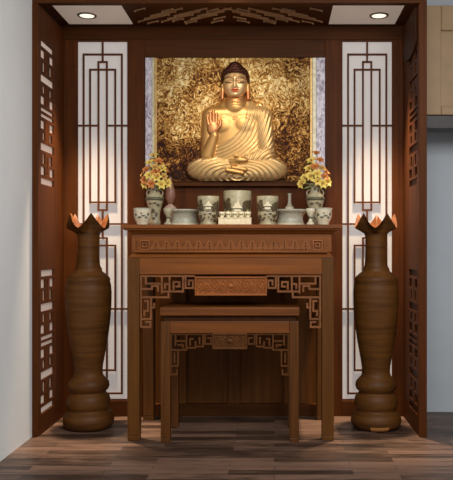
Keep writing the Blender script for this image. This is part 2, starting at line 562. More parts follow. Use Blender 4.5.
# ------------------------------------------------------------------ lattice screens of the back wall
def lattice_screen(x0, x1, lab):
    d = 5.066
    c = (x0 + x1) / 2
    t = thing('lattice_screen', lab, 'lattice screen', (X(c, d), 5.08, Z(400.5, d)))
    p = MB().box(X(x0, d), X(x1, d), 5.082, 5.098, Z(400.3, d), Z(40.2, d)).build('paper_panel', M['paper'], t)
    p['label'] = 'glowing white paper panel'
    o = c - 102.6
    P = []
    def L(*pts): P.append([(x + o, y) for x, y in pts])
    L((77.0, 40.7), (77.0, 400)); L((128.2, 40.7), (128.2, 400))
    L((77, 40.7), (128.2, 40.7)); L((77, 400), (128.2, 400))
    L((102.6, 40.7), (102.6, 61.5))
    L((83.5, 393.5), (83.5, 54.3), (121.8, 54.3), (121.8, 393.5), (83.5, 393.5))
    for (a, b, e) in ((61.8, 69.5, 1), (202.3, 210, 0), (238, 245.5, 1), (370.3, 378, 0)):
        L((98.4, a), (106.8, a)); L((98.4, b), (106.8, b)); L((98.4, a), (98.4, b)); L((106.8, a), (106.8, b))
    for a, b in ((69.5, 202.3), (245.5, 370.3)):
        L((90, a), (115.2, a), (115.2, b), (90, b), (90, a))
        L((98.4, a), (98.4, b)); L((106.8, a), (106.8, b))
        m = a + 56 if a < 100 else a + 63.5
        L((77, m), (98.4, m)); L((106.8, m), (128.2, m))
    L((102.6, 210), (102.6, 238)); L((77, 224), (128.2, 224))
    L((102.6, 378), (102.6, 393.5))
    MB().fret(P, d, 1.75, 0.012).build('lattice', M['bars'], t)
    return t


lattice_screen(76.5, 128.5, 'tall white paper screen with dark geometric lattice, behind the left floor vase')
lattice_screen(341.5, 393, 'tall white paper screen with dark geometric lattice, behind the right floor vase')

# ------------------------------------------------------------------ kitchen cabinet at the far right
t = thing('wall_cabinet', 'beige panelled wall cabinet with dark lower rail, at upper right', 'cabinet', (1.45, 5.0, 1.885))
MB().box(0.912, 2.1, 4.87, 5.19, 1.95, 2.67).build('body', M['beige'], t, 0.002)
dm = MB()
xa, xb = 0.914, 1.50
za, zb = 1.967, 2.665
w = 0.062 + 0.02
dm.box(xa, xb, 4.856, 4.87, za, zb)
for q in ((xa, xa + 0.148, za, zb), (xb - 0.09, xb, za, zb), (xa + 0.148, xb - 0.09, za, za + 0.055), (xa + 0.148, xb - 0.09, zb - 0.16, zb)):
    dm.box(q[0], q[1], 4.838, 4.856, q[2], q[3])
dm.build('door', M['beige'], t, 0.006)
dm = MB(); xa, xb = 1.504, 2.09
dm.box(xa, xb, 4.856, 4.87, za, zb)
for q in ((xa, xa + 0.09, za, zb), (xb - 0.09, xb, za, zb), (xa + 0.09, xb - 0.09, za, za + 0.055), (xa + 0.09, xb - 0.09, zb - 0.16, zb)):
    dm.box(q[0], q[1], 4.838, 4.856, q[2], q[3])
dm.build('door', M['beige'], t, 0.006)
r = MB().box(0.912, 2.1, 4.835, 5.0, 1.882, 1.962).build('light_rail', M['rail_dark'], t, 0.002)
r['label'] = 'dark lower rail'

# ------------------------------------------------------------------ picture with the seated figure
d = 5.05
zb_, zt_ = Z(181.5, d), Z(57.8, d)
pic = thing('framed_picture', 'large framed gold picture of a seated Buddha with one hand raised, above the altar', 'picture', (X(235, d), 5.05, zb_))
MB().box(X(156.5, d), X(310.5, d), 5.052, 5.066, zb_, zt_).build('ground_panel', M['gold_ground'], pic)
for a, b, mt, dep, nm, lb in ((145.4, 152, 'marble', 5.045, 'marble_strip', 'lavender marbled strip'),
                              (152, 154.4, 'silver', 5.040, 'silver_moulding', None), (154.4, 157, 'gilt', 5.043, 'gilt_edge', None),
                              (310, 312.4, 'gilt', 5.043, 'gilt_edge', None), (312.4, 316.2, 'silver', 5.040, 'silver_moulding', None),
                              (316.2, 325, 'marble', 5.045, 'marble_strip', 'lavender marbled strip')):
    o = MB().box(X(a, d), X(b, d), dep, 5.066, zb_, zt_).build(nm, M[mt], pic, 0.002)
    if lb: o['label'] = lb
lg = MB()
lg.box(X(145.3, d), X(325, d), 5.02, 5.066, Z(186.4, d), Z(182.4, d))
lg.box(X(145.3, d), X(325, d), 5.015, 5.066, Z(182.4, d), zb_)
lg.build('bottom_rail', M['niche_h'], pic, 0.002)


def seated_figure():
    """a gilded bas-relief: height field h(x, y) worked out in picture pixels, cut into body, robe and hair"""
    st = 0.36
    xs = np.arange(184.0, 290.5, st); ys = np.arange(61.5, 181.6, st)
    x, y = np.meshgrid(xs, ys)
    NEG = -5.0
    def ell(cx, cy, rx, ry, hz, base=0.0, p=2.0):
        q = (np.abs(x - cx) / rx) ** p + (np.abs(y - cy) / ry) ** p
        return np.where(q < 1, base + hz * np.sqrt(np.clip(1 - q, 0, 1)), NEG)
    def cap(xa, ya, xb, yb, ra, rb, ba, bb, k=1.0):
        dx, dy = xb - xa, yb - ya
        tt = np.clip(((x - xa) * dx + (y - ya) * dy) / (dx * dx + dy * dy + 1e-9), 0, 1)
        dd = np.hypot(x - xa - tt * dx, y - ya - tt * dy)
        rr = ra + (rb - ra) * tt
        return np.where(dd < rr, ba + (bb - ba) * tt + k * np.sqrt(np.clip(rr * rr - dd * dd, 0, None)), NEG)
    def blur(a, n):
        for _ in range(n):
            b = np.pad(a, 1, mode='edge')
            a = (b[:-2, 1:-1] + b[2:, 1:-1] + b[1:-1, :-2] + b[1:-1, 2:] + 4 * a) / 8
        return a
    # big masses
    torso = np.maximum.reduce([ell(236, 138, 28, 40, 11, 0, 2.6), cap(212, 115.5, 261, 115.5, 9.5, 9.5, 1.5, 1.5, 0.9), ell(236, 112, 19, 9.5, 9, 1)])
    torso = np.maximum(torso, ell(224, 126, 12, 10, 4.5, 7.5)); torso = np.maximum(torso, ell(244, 126, 12, 10, 4.5, 7.5))
    neck = cap(235.5, 96, 235.5, 107, 9.2, 10.5, 3, 4, 0.75)
    arm_l = cap(211, 116, 207.5, 154, 9.2, 7.2, 2.0, 4.0, 0.9)
    arm_r = cap(262.5, 116, 267.5, 156, 9.6, 8.2, 2.0, 4.0, 0.9)
    fore_r = cap(267, 156, 247, 160.5, 8.2, 5.0, 5, 9.5, 0.9)
    legs = np.maximum.reduce([ell(212.5, 170, 25.3, 12.6, 11, 3, 2.3), ell(262, 170, 25.5, 12.6, 11, 3, 2.3), ell(237, 172, 33, 12, 12, 3, 2.3)])
    legs = np.where(y > 181.0, np.maximum(legs, NEG), legs)
    trunk = np.maximum.reduce([torso, neck, arm_l, arm_r])
    silh = trunk > NEG + 1
    trunk_s = blur(np.where(silh, trunk, 0), 14)
    low = np.maximum(fore_r, legs)
    h = np.where(low > trunk_s, low, trunk_s)
    sil_all = silh | (low > NEG + 1)
    h = np.where(sil_all, blur(np.where(sil_all, h, 0), 5), NEG)
    fore_l = cap(208, 156, 215.2, 137, 7.0, 3.9, 7.0, 11.5, 0.8)
    hand_l = np.maximum.reduce([ell(213.6, 129.2, 5.4, 7.2, 2.6, 12.5), cap(215.0, 137, 214.2, 131, 3.8, 4.2, 11.5, 12.5, 0.6)])
    fingers = np.maximum.reduce([cap(217.2, 125, 217.4, 115.4, 1.45, 1.15, 13.0, 13.6), cap(214.4, 124, 214.3, 112.6, 1.5, 1.2, 13.0, 14.2),
                                 cap(211.6, 124.5, 211.0, 113.8, 1.45, 1.15, 13.0, 13.8), cap(209.3, 126, 207.9, 117.2, 1.3, 1.0, 13.0, 13.2),
                                 cap(217.0, 131.5, 220.8, 127.2, 1.9, 1.6, 13.0, 14.0), cap(220.8, 127.2, 221.8, 122.4, 1.6, 1.15, 14.0, 14.2)])
    up = np.maximum(fore_l, hand_l)
    hu = np.maximum(h, blur(np.where(up > 0, up, h), 3)); hu = np.maximum(hu, np.where(up > 0, up, NEG))
    h = np.maximum(hu, fingers)
    lap = np.maximum.reduce([ell(241.5, 161.6, 7.5, 3.4, 3.2, 15.5), cap(240, 160.2, 231.5, 161.2, 1.5, 1.0, 16.5, 15.5), cap(240, 162.2, 230.8, 163.2, 1.5, 1.0, 16.5, 15.5),
                             cap(240, 164.0, 232.3, 165.0, 1.4, 1.0, 16.0, 15.2), cap(241, 158.6, 235.6, 157.4, 1.4, 1.0, 16.8, 16)])
    h = np.maximum(h, lap)
    # head
    face = np.maximum.reduce([ell(235.4, 85.5, 12.2, 15.2, 9.5, 6.5, 2.2), ell(235.4, 92, 9.6, 8.8, 7.6, 8.2)])
    head_m = face > 0
    ears = np.maximum(cap(223.1, 84.5, 222.6, 99.5, 1.9, 1.7, 5.5, 5.5), cap(247.7, 84.5, 248.3, 99.5, 1.9, 1.7, 5.5, 5.5))
    face = np.where(head_m, blur(np.where(head_m, face, 4), 4), NEG)
    def g(cx, cy, sx, sy, a): return a * np.exp(-((x - cx) / sx) ** 2 - ((y - cy) / sy) ** 2)
    det = (g(235.5, 85.4, 1.5, 4.6, 1.6) + g(235.5, 89.3, 2.3, 1.4, 1.3) + g(233.3, 89.8, 1.1, .9, .5) + g(237.7, 89.8, 1.1, .9, .5)
           - g(229.6, 82.6, 3.6, 1.5, 1.1) - g(241.2, 82.6, 3.6, 1.5, 1.1) + g(229.6, 84.6, 3.3, 1.3, 1.2) + g(241.2, 84.6, 3.3, 1.3, 1.2)
           + g(229.3, 80.2, 4.2, 0.9, .6) + g(241.6, 80.2, 4.2, 0.9, .6)
           + g(235.6, 92.2, 3.3, 0.7, .9) + g(235.6, 93.7, 2.8, 0.8, .9) - g(235.6, 92.95, 3.6, 0.35, .8) + g(235.5, 97.6, 3.6, 2.0, 1.0)
           + g(227.4, 89.5, 3.2, 3.2, .6) + g(243.6, 89.5, 3.2, 3.2, .6) + g(235.5, 79.0, .9, .9, .7))
    face = np.where(head_m, face + det, face)
    hair_line = 76.2 - 1.2 * np.cos((x - 235.4) / 10.5 * 1.4) + np.maximum(0, np.abs(x - 235.4) - 10.0) * 3.2
    cranium = np.maximum(ell(235.4, 80, 14.2, 14.0, 10.5, 6.0, 2.2), ell(235.3, 70.5, 7.6, 7.0, 7.5, 9.0))
    hair_m = (cranium > 0) & (y < hair_line) & (y < 85)
    curls = 0.9 * np.abs(np.sin((x + (np.floor(y / 2.3) % 2) * 1.2) * PI / 2.4) * np.sin(y * PI / 2.3))
    hair_h = cranium + curls
    ids = np.where(h > NEG + 1, 1, 0)            # 1 body, 2 robe, 3 hair
    # robe: over the right-hand shoulder, across the waist, and all over the folded legs
    r = np.hypot(x - 205.5, (y - 104.5) * 0.96)
    edge = 42.5 + 1.2 * np.sin(y / 9)
    robe = (r > edge) & (x > 214) & (y > 100.5 + np.maximum(0, 252 - x) * 0.5) & (y < 164) & (up < 0) & (fingers < 0)
    robe = robe | ((legs > NEG + 1) & (legs >= h - 2.5) & (y > 157)) | ((y > 157) & (up < 0))
    robe = robe & (lap < 0) & (h > NEG + 1)
    # bare feet peep out in the middle of the lap
    feet = np.maximum(cap(228, 171.5, 243, 174.5, 2.4, 2.0, 15.8, 16.2), cap(246, 171.0, 233, 168.8, 2.2, 1.8, 15.5, 16.0))
    ids = np.where(robe, 2, ids)
    f1 = np.sin(2 * PI * (r + 0.7 * np.sin(y / 6.0)) / 3.5)
    fold_t = 0.8 * np.sign(f1) * np.abs(f1) ** 0.8
    eL = np.hypot((x - 237) / 2.3, (y - 178) / 1.0); eR = np.hypot((x - 237) / 2.3, (y - 178) / 1.0)
    e = np.where(x < 237, eL, eR)
    fold_l = 0.75 * np.sin(2 * PI * (e + 0.5 * np.sin(x / 7.0 + y / 9.0)) / 2.6)
    sl_ = np.hypot((x - 276) * 0.9, (y - 168))
    fold_a = 0.9 * np.sin(2 * PI * sl_ / 3.6)
    isleg = (y > 160.5)
    issleeve = (fore_r > NEG + 1) & (fore_r >= h - 2) & (~isleg)
    amp = np.clip(blur(np.where(robe, 1.0, 0.0), 4), 0, 1)
    h = np.where(robe, h + 0.9 + amp * np.where(isleg, fold_l, np.where(issleeve, fold_a, fold_t)), h)
    h = np.where((x > 226) & (x < 249), np.maximum(h, feet + 0.8), h)
    ids = np.where((feet + 0.8 >= h - 1e-6) & (feet > 0), 1, ids)
    # chest folds, emblem
    body = ids == 1
    h = np.where(body, h - g(235.5, 103.8, 8, .5, .7) - g(235.5, 106.4, 9, .5, .6), h)
    em = np.zeros_like(h)
    for (ex, ey, ew, eh) in ((235.2, 119.2, .35, 2.6), (236.9, 119.2, .35, 2.6), (236.0, 118.3, 2.7, .35), (236.0, 120.2, 2.7, .35)):
        em = np.maximum(em, ((np.abs(x - ex) < ew) & (np.abs(y - ey) < eh)).astype(float))
    h = h + np.where(body, 0.35 * em, 0)
    # head on top
    hd = np.maximum(face, ears)
    ids = np.where((hd > h) & (hd > 0), 1, ids); h = np.maximum(h, hd)
    ids = np.where(hair_m & (hair_h > h - 1.2), 3, ids); h = np.where(ids == 3, np.maximum(h, hair_h), h)
    # colours by region
    col = np.zeros(x.shape + (4,)); col[..., 3] = 1
    skin = np.array(srgb(196, 148, 86)[:3]); robe_c = np.array(srgb(228, 192, 134)[:3]); hair_c = np.array(srgb(70, 36, 24)[:3])
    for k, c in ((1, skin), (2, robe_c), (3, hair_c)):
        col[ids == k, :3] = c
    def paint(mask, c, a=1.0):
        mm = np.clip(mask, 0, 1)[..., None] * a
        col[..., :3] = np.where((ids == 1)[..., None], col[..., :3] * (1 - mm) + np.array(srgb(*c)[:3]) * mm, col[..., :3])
    hm = (head_m & (y < 100)).astype(float)
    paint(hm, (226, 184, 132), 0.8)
    paint(g(235.6, 92.2, 3.8, 0.95, 1.3), (176, 62, 34))
    paint(g(235.6, 93.5, 3.2, 0.9, 1.2), (186, 74, 42))
    for cx in (229.5, 241.3):
        sgn = -1 if cx < 235 else 1
        arc = 79.8 + ((x - cx) / 4.6) ** 2 * 1.3
        paint((np.abs(y - arc) < 0.62) * (np.abs(x - cx) < 5.0), (96, 56, 34), 0.85)
        arc = 85.4 - ((x - cx) / 3.6) ** 2 * 0.9
        paint((np.abs(y - arc) < 0.5) * (np.abs(x - cx) < 3.6), (84, 48, 30), 0.9)
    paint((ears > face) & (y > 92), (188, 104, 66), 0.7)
    paint(g(235.5, 101.2, 9, 1.8, 1.0), (156, 84, 48), 0.8)  # brown shade below the chin put into the skin colour
    paint((hand_l > 0) & (y > 120) & (y < 134), (214, 142, 92), 0.7)
    paint(fingers >= h - 0.05, (216, 146, 96), 0.7)
    paint(g(235.5, 145, 13, 10, 1.0), (222, 166, 98), 0.6)
    paint(em, (176, 128, 74), 0.8)
    k = 0.85 / (F / 5.05)
    dd = 5.05
    for name, keep, mat in (('figure', (1,), 'gold_body'), ('robe', (2,), 'gold_body'), ('hair', (3,), 'gold_body')):
        sel = np.isin(ids, keep)
        q = sel[:-1, :-1].astype(int) + sel[1:, :-1] + sel[:-1, 1:] + sel[1:, 1:]
        anyi = (ids > 0)
        allin = anyi[:-1, :-1].astype(int) + anyi[1:, :-1] + anyi[:-1, 1:] + anyi[1:, 1:]
        top = sel[:-1, :-1]
        cells = np.where(top | ((q >= 1) & (allin < 4) & ~anyi[:-1, :-1]))
        idx = -np.ones(x.shape, dtype=int)
        jj, ii = cells
        used = np.zeros(x.shape, bool)
        for (a, b) in ((0, 0), (1, 0), (0, 1), (1, 1)):
            used[np.clip(jj + a, 0, x.shape[0] - 1), ii + b] = True
        idx[used] = np.arange(used.sum())
        hh = np.where(h > NEG + 1, np.maximum(h, 0.2), -0.5)
        vx = (x[used] - VX) / F * dd; vz = CZ - (y[used] - VY) / F * dd; vy = 5.0525 - hh[used] * k
        off = base_of(pic)
        verts = np.stack([vx - off[0], vy - off[1], vz - off[2]], 1)
        faces = np.stack([idx[jj, ii], idx[jj + 1, ii], idx[jj + 1, ii + 1], idx[jj, ii + 1]], 1)
        me = bpy.data.meshes.new(name)
        me.from_pydata(verts.tolist(), [], faces.tolist())
        ca = me.color_attributes.new('Col', 'FLOAT_COLOR', 'POINT')
        cc = col[used].copy()
        base = {'figure': skin, 'robe': robe_c, 'hair': hair_c}[name]
        bad = cc[:, :3].sum(1) == 0
        cc[bad, :3] = base
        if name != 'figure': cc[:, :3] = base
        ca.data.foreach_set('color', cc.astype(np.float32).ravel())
        me.polygons.foreach_set('use_smooth', [True] * len(me.polygons))
        me.materials.append(M[mat])
        o = bpy.data.objects.new(name, me); COL.objects.link(o)
        if name == 'figure':
            o.parent = pic; fig = o
            o['label'] = 'gilded seated figure with raised right hand'
        else:
            o.parent = fig
            o['label'] = {'robe': 'pale gold pleated robe', 'hair': 'dark tightly curled hair'}[name]


seated_figure()

# ------------------------------------------------------------------ altar table
D = 4.41
AC = 230.65
alt = thing('altar_table', 'tall carved wooden altar table bearing the porcelain vessels, under the picture', 'altar table', (X(AC, D), 4.70, 0))
zt = Z(224.7, D); z_ap = Z(258, D)
yb_ = 5.01
xl, xr = X(127.3, D), X(334, D)
# slab with moulded edge
tp = MB()
tp.box(X(121.6, D), X(342, D), D - 0.03, yb_, Z(228.6, D), zt)
tp.box(X(124, D), X(339.2, D), D - 0.018, yb_, Z(230.2, D), Z(228.6, D))
tp.frustum((X(129.5, D), X(333, D), D + 0.02, yb_, Z(233.5, D)), (X(127, D), X(336, D), D, yb_, Z(230.2, D)))
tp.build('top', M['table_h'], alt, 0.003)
# frieze
fz = MB()
fz.box(X(130.5, D), X(332, D), D + 0.032, yb_, Z(252, D), Z(233.5, D))
fz.box(X(136, D), X(138.6, D), D + 0.018, D + 0.034, Z(251, D), Z(238.6, D))
fz.box(X(323.4, D), X(326, D), D + 0.018, D + 0.034, Z(251, D), Z(238.6, D))
fzo = fz.build('frieze', M['table_h'], alt, 0.002)
cv = MB()
dd = D + 0.018
def dia(xa, ya, xb, yb, th=0.62):
    """a diagonal bar in the plane y = dd (pixel coordinates)"""
    dx, dy = xb - xa, yb - ya
    l = math.hypot(dx, dy); nx, ny = -dy / l * th, dx / l * th
    P = [(xa + nx, ya + ny), (xb + nx, yb + ny), (xb - nx, yb - ny), (xa - nx, ya - ny)]
    cv.prism_xz([(X(p[0], dd), Z(p[1], dd)) for p in P], dd, dd + 0.014)
nper = 15
x_a, x_b = 150.5, 311.0
per = (x_b - x_a) / nper
for i in range(nper):
    a = x_a + i * per
    for k in (0.0, 0.34, 0.68):
        hgt = 9.6 * (1 - k)
        wv = per / 2 * (1 - k)
        c = a + per / 2
        dia(c - wv, 249.6, c, 249.6 - hgt); dia(c, 249.6 - hgt, c + wv, 249.6)
for a in (140, 313.2):
    for k in (0, 2.6):
        cv.fret([[(a + k, 240.6 + k), (a + 9 - k, 240.6 + k), (a + 9 - k, 249.4 - k), (a + k, 249.4 - k), (a + k, 240.6 + k)]], dd, 1.0, 0.014)
cv.build('carving', M['carve'], fzo)
# moulded waist
wm = MB()
wm.box(X(135, D), X(327.5, D), D - 0.012, yb_, Z(252.6, D), Z(250.2, D))
wm.frustum((X(128, D), X(333.4, D), D - 0.004, yb_, Z(257.6, D)), (X(133, D), X(329.5, D), D + 0.016, yb_, Z(252.2, D)))
wm.build('waist_moulding', M['table_h'], alt, 0.002)
# legs, each with a slight foot
for (xa, xb) in ((127.3, 139.3), (322, 334)):
    for yy in (D, yb_ - 0.075):
        lm = MB()
        a, b = X(xa, D), X(xb, D)
        lm.box(a, b, yy, yy + 0.072, 0.03, z_ap - 0.0001)
        s_in = 0.006
        lm.box(a + 0.0005, b - 0.0005, yy + 0.0005, yy + 0.0715, 0.0, 0.03)
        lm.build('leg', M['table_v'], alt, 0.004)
rl = MB()
rl.box(X(139.3, D), X(322, D), D + 0.001, D + 0.05, Z(274.5, D), z_ap)
rl.box(X(139.3, D), X(322, D), yb_ - 0.05, yb_, Z(274.5, D), z_ap)
for a, b in ((xl, xl + 0.06), (xr - 0.06, xr)):
    rl.box(a + 0.004, b, D + 0.072, yb_ - 0.075, Z(274.5, D), z_ap)
rl.build('apron', M['table_h'], alt, 0.003)
# corner fretwork
fp = [[(141, 275), (141, 327)], [(141, 276), (194, 276)],
      [(145.8, 276), (145.8, 283.6), (161.8, 283.6)], [(161.8, 276), (161.8, 292.5)],
      [(141, 289), (152, 289), (152, 286), (158, 286), (158, 291)], [(141, 297.3), (168.5, 297.3), (168.5, 291.5)],
      [(161.8, 291.5), (177, 291.5)], [(169.5, 276), (169.5, 284), (165, 284), (165, 288)], [(169.5, 284), (169.5, 291.5)],
      [(177, 291.5), (183, 291.5), (183, 276)], [(173.5, 289), (173.5, 282), (179.3, 282), (179.3, 286.5), (176.3, 286.5)],
      [(185.5, 276), (185.5, 288), (193, 288), (193, 280.5), (188.8, 280.5), (188.8, 284.5)],
      [(151, 297.3), (151, 319), (141, 319)], [(151, 307.5), (154, 307.5), (154, 304)], [(145, 301), (148, 301), (148, 311), (144.3, 311), (144.3, 315)],
      [(141, 327), (150.5, 327), (150.5, 322), (146, 322)]]
for sd in (1, -1): MB().fret(fp, D + 0.012, 1.9, 0.016, AC, sd).build('fretwork', M['fret'], alt)


def scroll_panel(x0, x1, y0, y1, dfr, parent, mat_f, mat_c, n):
    pn = MB()
    pn.box(X(x0, dfr), X(x1, dfr), dfr, dfr + 0.03, Z(y1, dfr), Z(y0, dfr))
    b = 1.7
    for q in ((x0, x1, y0, y0 + b), (x0, x1, y1 - b, y1), (x0, x0 + b, y0 + b, y1 - b), (x1 - b, x1, y0 + b, y1 - b)):
        pn.box(X(q[0], dfr), X(q[1], dfr), dfr - 0.008, dfr, Z(q[3], dfr), Z(q[2], dfr))
    p = pn.build('carved_panel', mat_f, parent, 0.002)
    sc = MB()
    w = (x1 - x0 - 2 * b) / n
    hh = (y1 - y0 - 2 * b)
    px = dfr / F
    for i in range(n):
        cx = x0 + b + w * (i + 0.5); cy = (y0 + y1) / 2 + (0.12 if i % 2 else -0.12) * hh
        for s0, dirn in ((0.0, 1), (PI, 1)):
            pts = []
            for k in range(15):
                a = s0 + k / 14 * 1.55 * PI * (1 if i % 2 else -1)
                rr = (0.1 + 0.42 * k / 14)
                pts.append((X(cx, dfr) + math.cos(a) * rr * w * px * 1.15, dfr - 0.002, Z(cy, dfr) + math.sin(a) * rr * hh * px * 0.92))
            sc.tube(pts, 0.0032, 5)
    sc.ball((X((x0 + x1) / 2, dfr), dfr - 0.001, Z((y0 + y1) / 2, dfr)), 0.017, 0.006, 0.014)
    sc.build('scrollwork', mat_c, p)


scroll_panel(194.8, 267, 276.6, 295.6, D + 0.006, alt, M['table_c'], M['table_c'], 9)

# ------------------------------------------------------------------ offering table in front
S = 4.37
SC = 229.75
stl = thing('offering_table', 'small carved wooden offering table tucked under the front of the altar table', 'table', (X(SC, S), 4.58, 0))
yb2 = 4.80
tp = MB()
tp.box(X(160, S), X(299.5, S), S - 0.012, yb2, Z(315.6, S), Z(307.4, S))
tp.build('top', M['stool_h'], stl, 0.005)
wz = MB().box(X(163.5, S), X(296, S), S + 0.014, yb2 - 0.02, Z(321.6, S), Z(315.6, S))
wz.build('waist', M['dark'], stl)
za_ = Z(321.4, S)
for (xa, xb) in ((160.6, 170), (289.4, 298.8)):
    for yy in (S, yb2 - 0.06):
        lm = MB()
        a, b = X(xa, S), X(xb, S)
        lm.box(a, b, yy, yy + 0.055, 0.025, za_)
        lm.box(a + 0.0005, b - 0.0005, yy + 0.0005, yy + 0.0545, 0.0, 0.025)
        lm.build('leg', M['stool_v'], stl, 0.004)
ap = MB()
ap.box(X(170, S), X(289.4, S), S + 0.001, S + 0.04, Z(333.4, S), za_)
ap.box(X(170, S), X(289.4, S), yb2 - 0.045, yb2 - 0.005, Z(333.4, S), za_)
for a in (X(160.6, S), X(298.8, S) - 0.04):
    ap.box(a + 0.002, a + 0.038, S + 0.055, yb2 - 0.06, Z(333.4, S), za_)
ap.build('apron', M['stool_h'], stl, 0.003)
fq = [[(171, 333), (171, 375)], [(171, 334.2), (212, 334.2)], [(175.5, 334), (175.5, 345)], [(175.5, 341), (186.5, 341)], [(186.5, 334), (186.5, 350)],
      [(171, 350), (186.5, 350)], [(178.5, 345), (183, 345), (183, 347.5)], [(186.5, 347.8), (195.5, 347.8), (195.5, 342)], [(190, 345), (190, 339), (193, 339)],
      [(195.5, 346.5), (203, 346.5), (203, 334)], [(199.5, 343.5), (199.5, 338)], [(205, 334), (205, 344), (211, 344), (211, 338), (207.8, 338)],
      [(178, 350), (178, 366), (171, 366)], [(174.5, 353.5), (174.5, 362)], [(171, 374.5), (177, 374.5), (177, 370)]]
for sd in (1, -1): MB().fret(fq, S + 0.012, 1.6, 0.014, SC, sd).build('fretwork', M['stool_v'], stl)
scroll_panel(212.2, 247.3, 333.0, 349.2, S + 0.006, stl, M['stool_v'], M['stool_v'], 5)


# ------------------------------------------------------------------ floor vases
def floor_vase(cpx, dv, rot, lab, floor_glow):
    cx, cy = X(cpx, dv), dv
    t = thing('floor_vase', lab, 'floor vase', (cx, cy, 0))
    k = dv / F
    pr = [(20.0, 427.2), (22.4, 426.0), (24.4, 423.2), (25.2, 419.6), (24.6, 415.6), (23.2, 412.6), (20.6, 410.4), (19.2, 409.2), (19.2, 408.0), (21.0, 406.4), (21.6, 403), (21.4, 399),
          (20.6, 396), (18.2, 393.0), (16.9, 391.8), (17.4, 390.4), (19.6, 388.6), (20.6, 385.4), (20.2, 381.6), (17.6, 378.4), (15.2, 376), (14.2, 374),
          (13.8, 370.5), (14.2, 366), (15.4, 359), (17.0, 350), (18.8, 340), (20.4, 329), (21.8, 316), (22.5, 304), (22.7, 293), (22.2, 285.5),
          (21.0, 281), (21.6, 279.6), (20.4, 277), (17.0, 273.8), (14.0, 271.6), (13.2, 270.2), (13.5, 269), (12.4, 267.6), (11.4, 265.4), (10.8, 258), (10.5, 248), (10.6, 240), (11.3, 233.5)]
    prof = [(r * k, Z(y, dv)) for r, y in pr]
    zsh = 0.0
    prof = [(19.0 * k, 0.0)] + prof
    MB().lathe(cx, cy, prof, 56, True, False).build('body', M['vase'], t)
    # flared collar of five pointed petals (outer skin, and inner skin coloured as lit wood)
    NP = 5
    def rim(shift, name, mat, thick):
        n = 100; rows = 14
        vs = []; fs = []
        for j in range(rows + 1):
            v = j / rows
            for i in range(n):
                a = 2 * PI * i / n
                w = ((a - rot) * NP / (2 * PI)) % 1.0
                tri = 1 - abs(2 * w - 1)                  # 1 on a petal's axis
                pk = tri ** 1.35
                zlow, zhigh = 228.4, 213.2
                ztop = zlow + (zhigh - zlow) * pk
                yy = 234.5 + (ztop - 234.5) * v
                rr = 11.3 + (10.4 - 2.4 * pk) * (v ** (1.2 + 1.0 * pk)) - thick
                droop = 0.0
                vs.append((cx + rr * k * math.cos(a), cy + rr * k * math.sin(a), Z(yy + droop, dv) + zsh))
        for j in range(rows):
            for i in range(n):
                q = (i + 1) % n
                fs.append((j * n + i, j * n + q, (j + 1) * n + q, (j + 1) * n + i))
        m = MB(); m.add(vs, fs, True)
        return m
    rim(0, 'o', None, 0.0).build('petal_collar', M['vase'], t)
    o = rim(0, 'i', None, 0.45).build('inner_collar', M['vase_lit'], t)
    o['label'] = 'inside of the collar, coloured as lit wood'
    if floor_glow:  # patch painted on the foot to imitate lit floor showing through
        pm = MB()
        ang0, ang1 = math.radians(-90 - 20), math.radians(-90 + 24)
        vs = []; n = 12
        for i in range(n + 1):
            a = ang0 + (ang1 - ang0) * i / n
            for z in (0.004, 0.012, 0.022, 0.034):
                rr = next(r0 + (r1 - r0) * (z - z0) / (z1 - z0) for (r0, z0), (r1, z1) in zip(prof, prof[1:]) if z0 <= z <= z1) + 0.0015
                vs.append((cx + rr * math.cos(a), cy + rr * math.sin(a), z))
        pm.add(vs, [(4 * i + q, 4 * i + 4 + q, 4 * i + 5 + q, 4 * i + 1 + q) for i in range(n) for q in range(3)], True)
        q = pm.build('foot_floor_glow', M['floor_glow'], t); q['label'] = 'patch at the foot coloured as lit floor'
    return t


floor_vase(88.5, 4.735, math.radians(-90 - 36 + 21), 'tall turned wooden floor vase with petal rim, left of the altar', False)
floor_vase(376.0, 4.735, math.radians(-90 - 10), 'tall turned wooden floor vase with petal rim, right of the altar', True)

# ------------------------------------------------------------------ vessels on the altar
ZT = zt


def lathe_px(cpx, dd, pr, n=36, cap1=True, squash=None):
    """profile in (half width px, y px); bottom set down on the altar top"""
    k = dd / F
    prof = [(r * k, Z(y, dd)) for r, y in pr]
    prof[0] = (prof[0][0], ZT)
    return MB().lathe(X(cpx, dd), dd, prof, n, True, cap1)


def splodge(mb, cpx, dd, rpx, a_deg, py, w, h):
    """a small raised glaze patch on a round vessel"""
    k = dd / F
    a = math.radians(-90 + a_deg)
    n = 7
    vs = []; fs = []
    rng = [random.uniform(0.75, 1.15) for _ in range(10)]
    c = (X(cpx, dd) + (rpx + 0.15) * k * math.cos(a), dd + (rpx + 0.15) * k * math.sin(a), Z(py, dd))
    tx, ty = -math.sin(a), math.cos(a)
    vs.append((c[0] + 0.0006 * math.cos(a), c[1] + 0.0006 * math.sin(a), c[2]))
    for i in range(10):
        q = 2 * PI * i / 10
        du = math.cos(q) * w * k * rng[i]; dv = math.sin(q) * h * k * rng[i]
        # wrap around the wall
        aa = a + du / (rpx * k)
        vs.append((X(cpx, dd) + (rpx + 0.12) * k * math.cos(aa), dd + (rpx + 0.12) * k * math.sin(aa), c[2] + dv))
    for i in range(10):
        fs.append((0, 1 + i, 1 + (i + 1) % 10))
    mb.add(vs, fs, True)


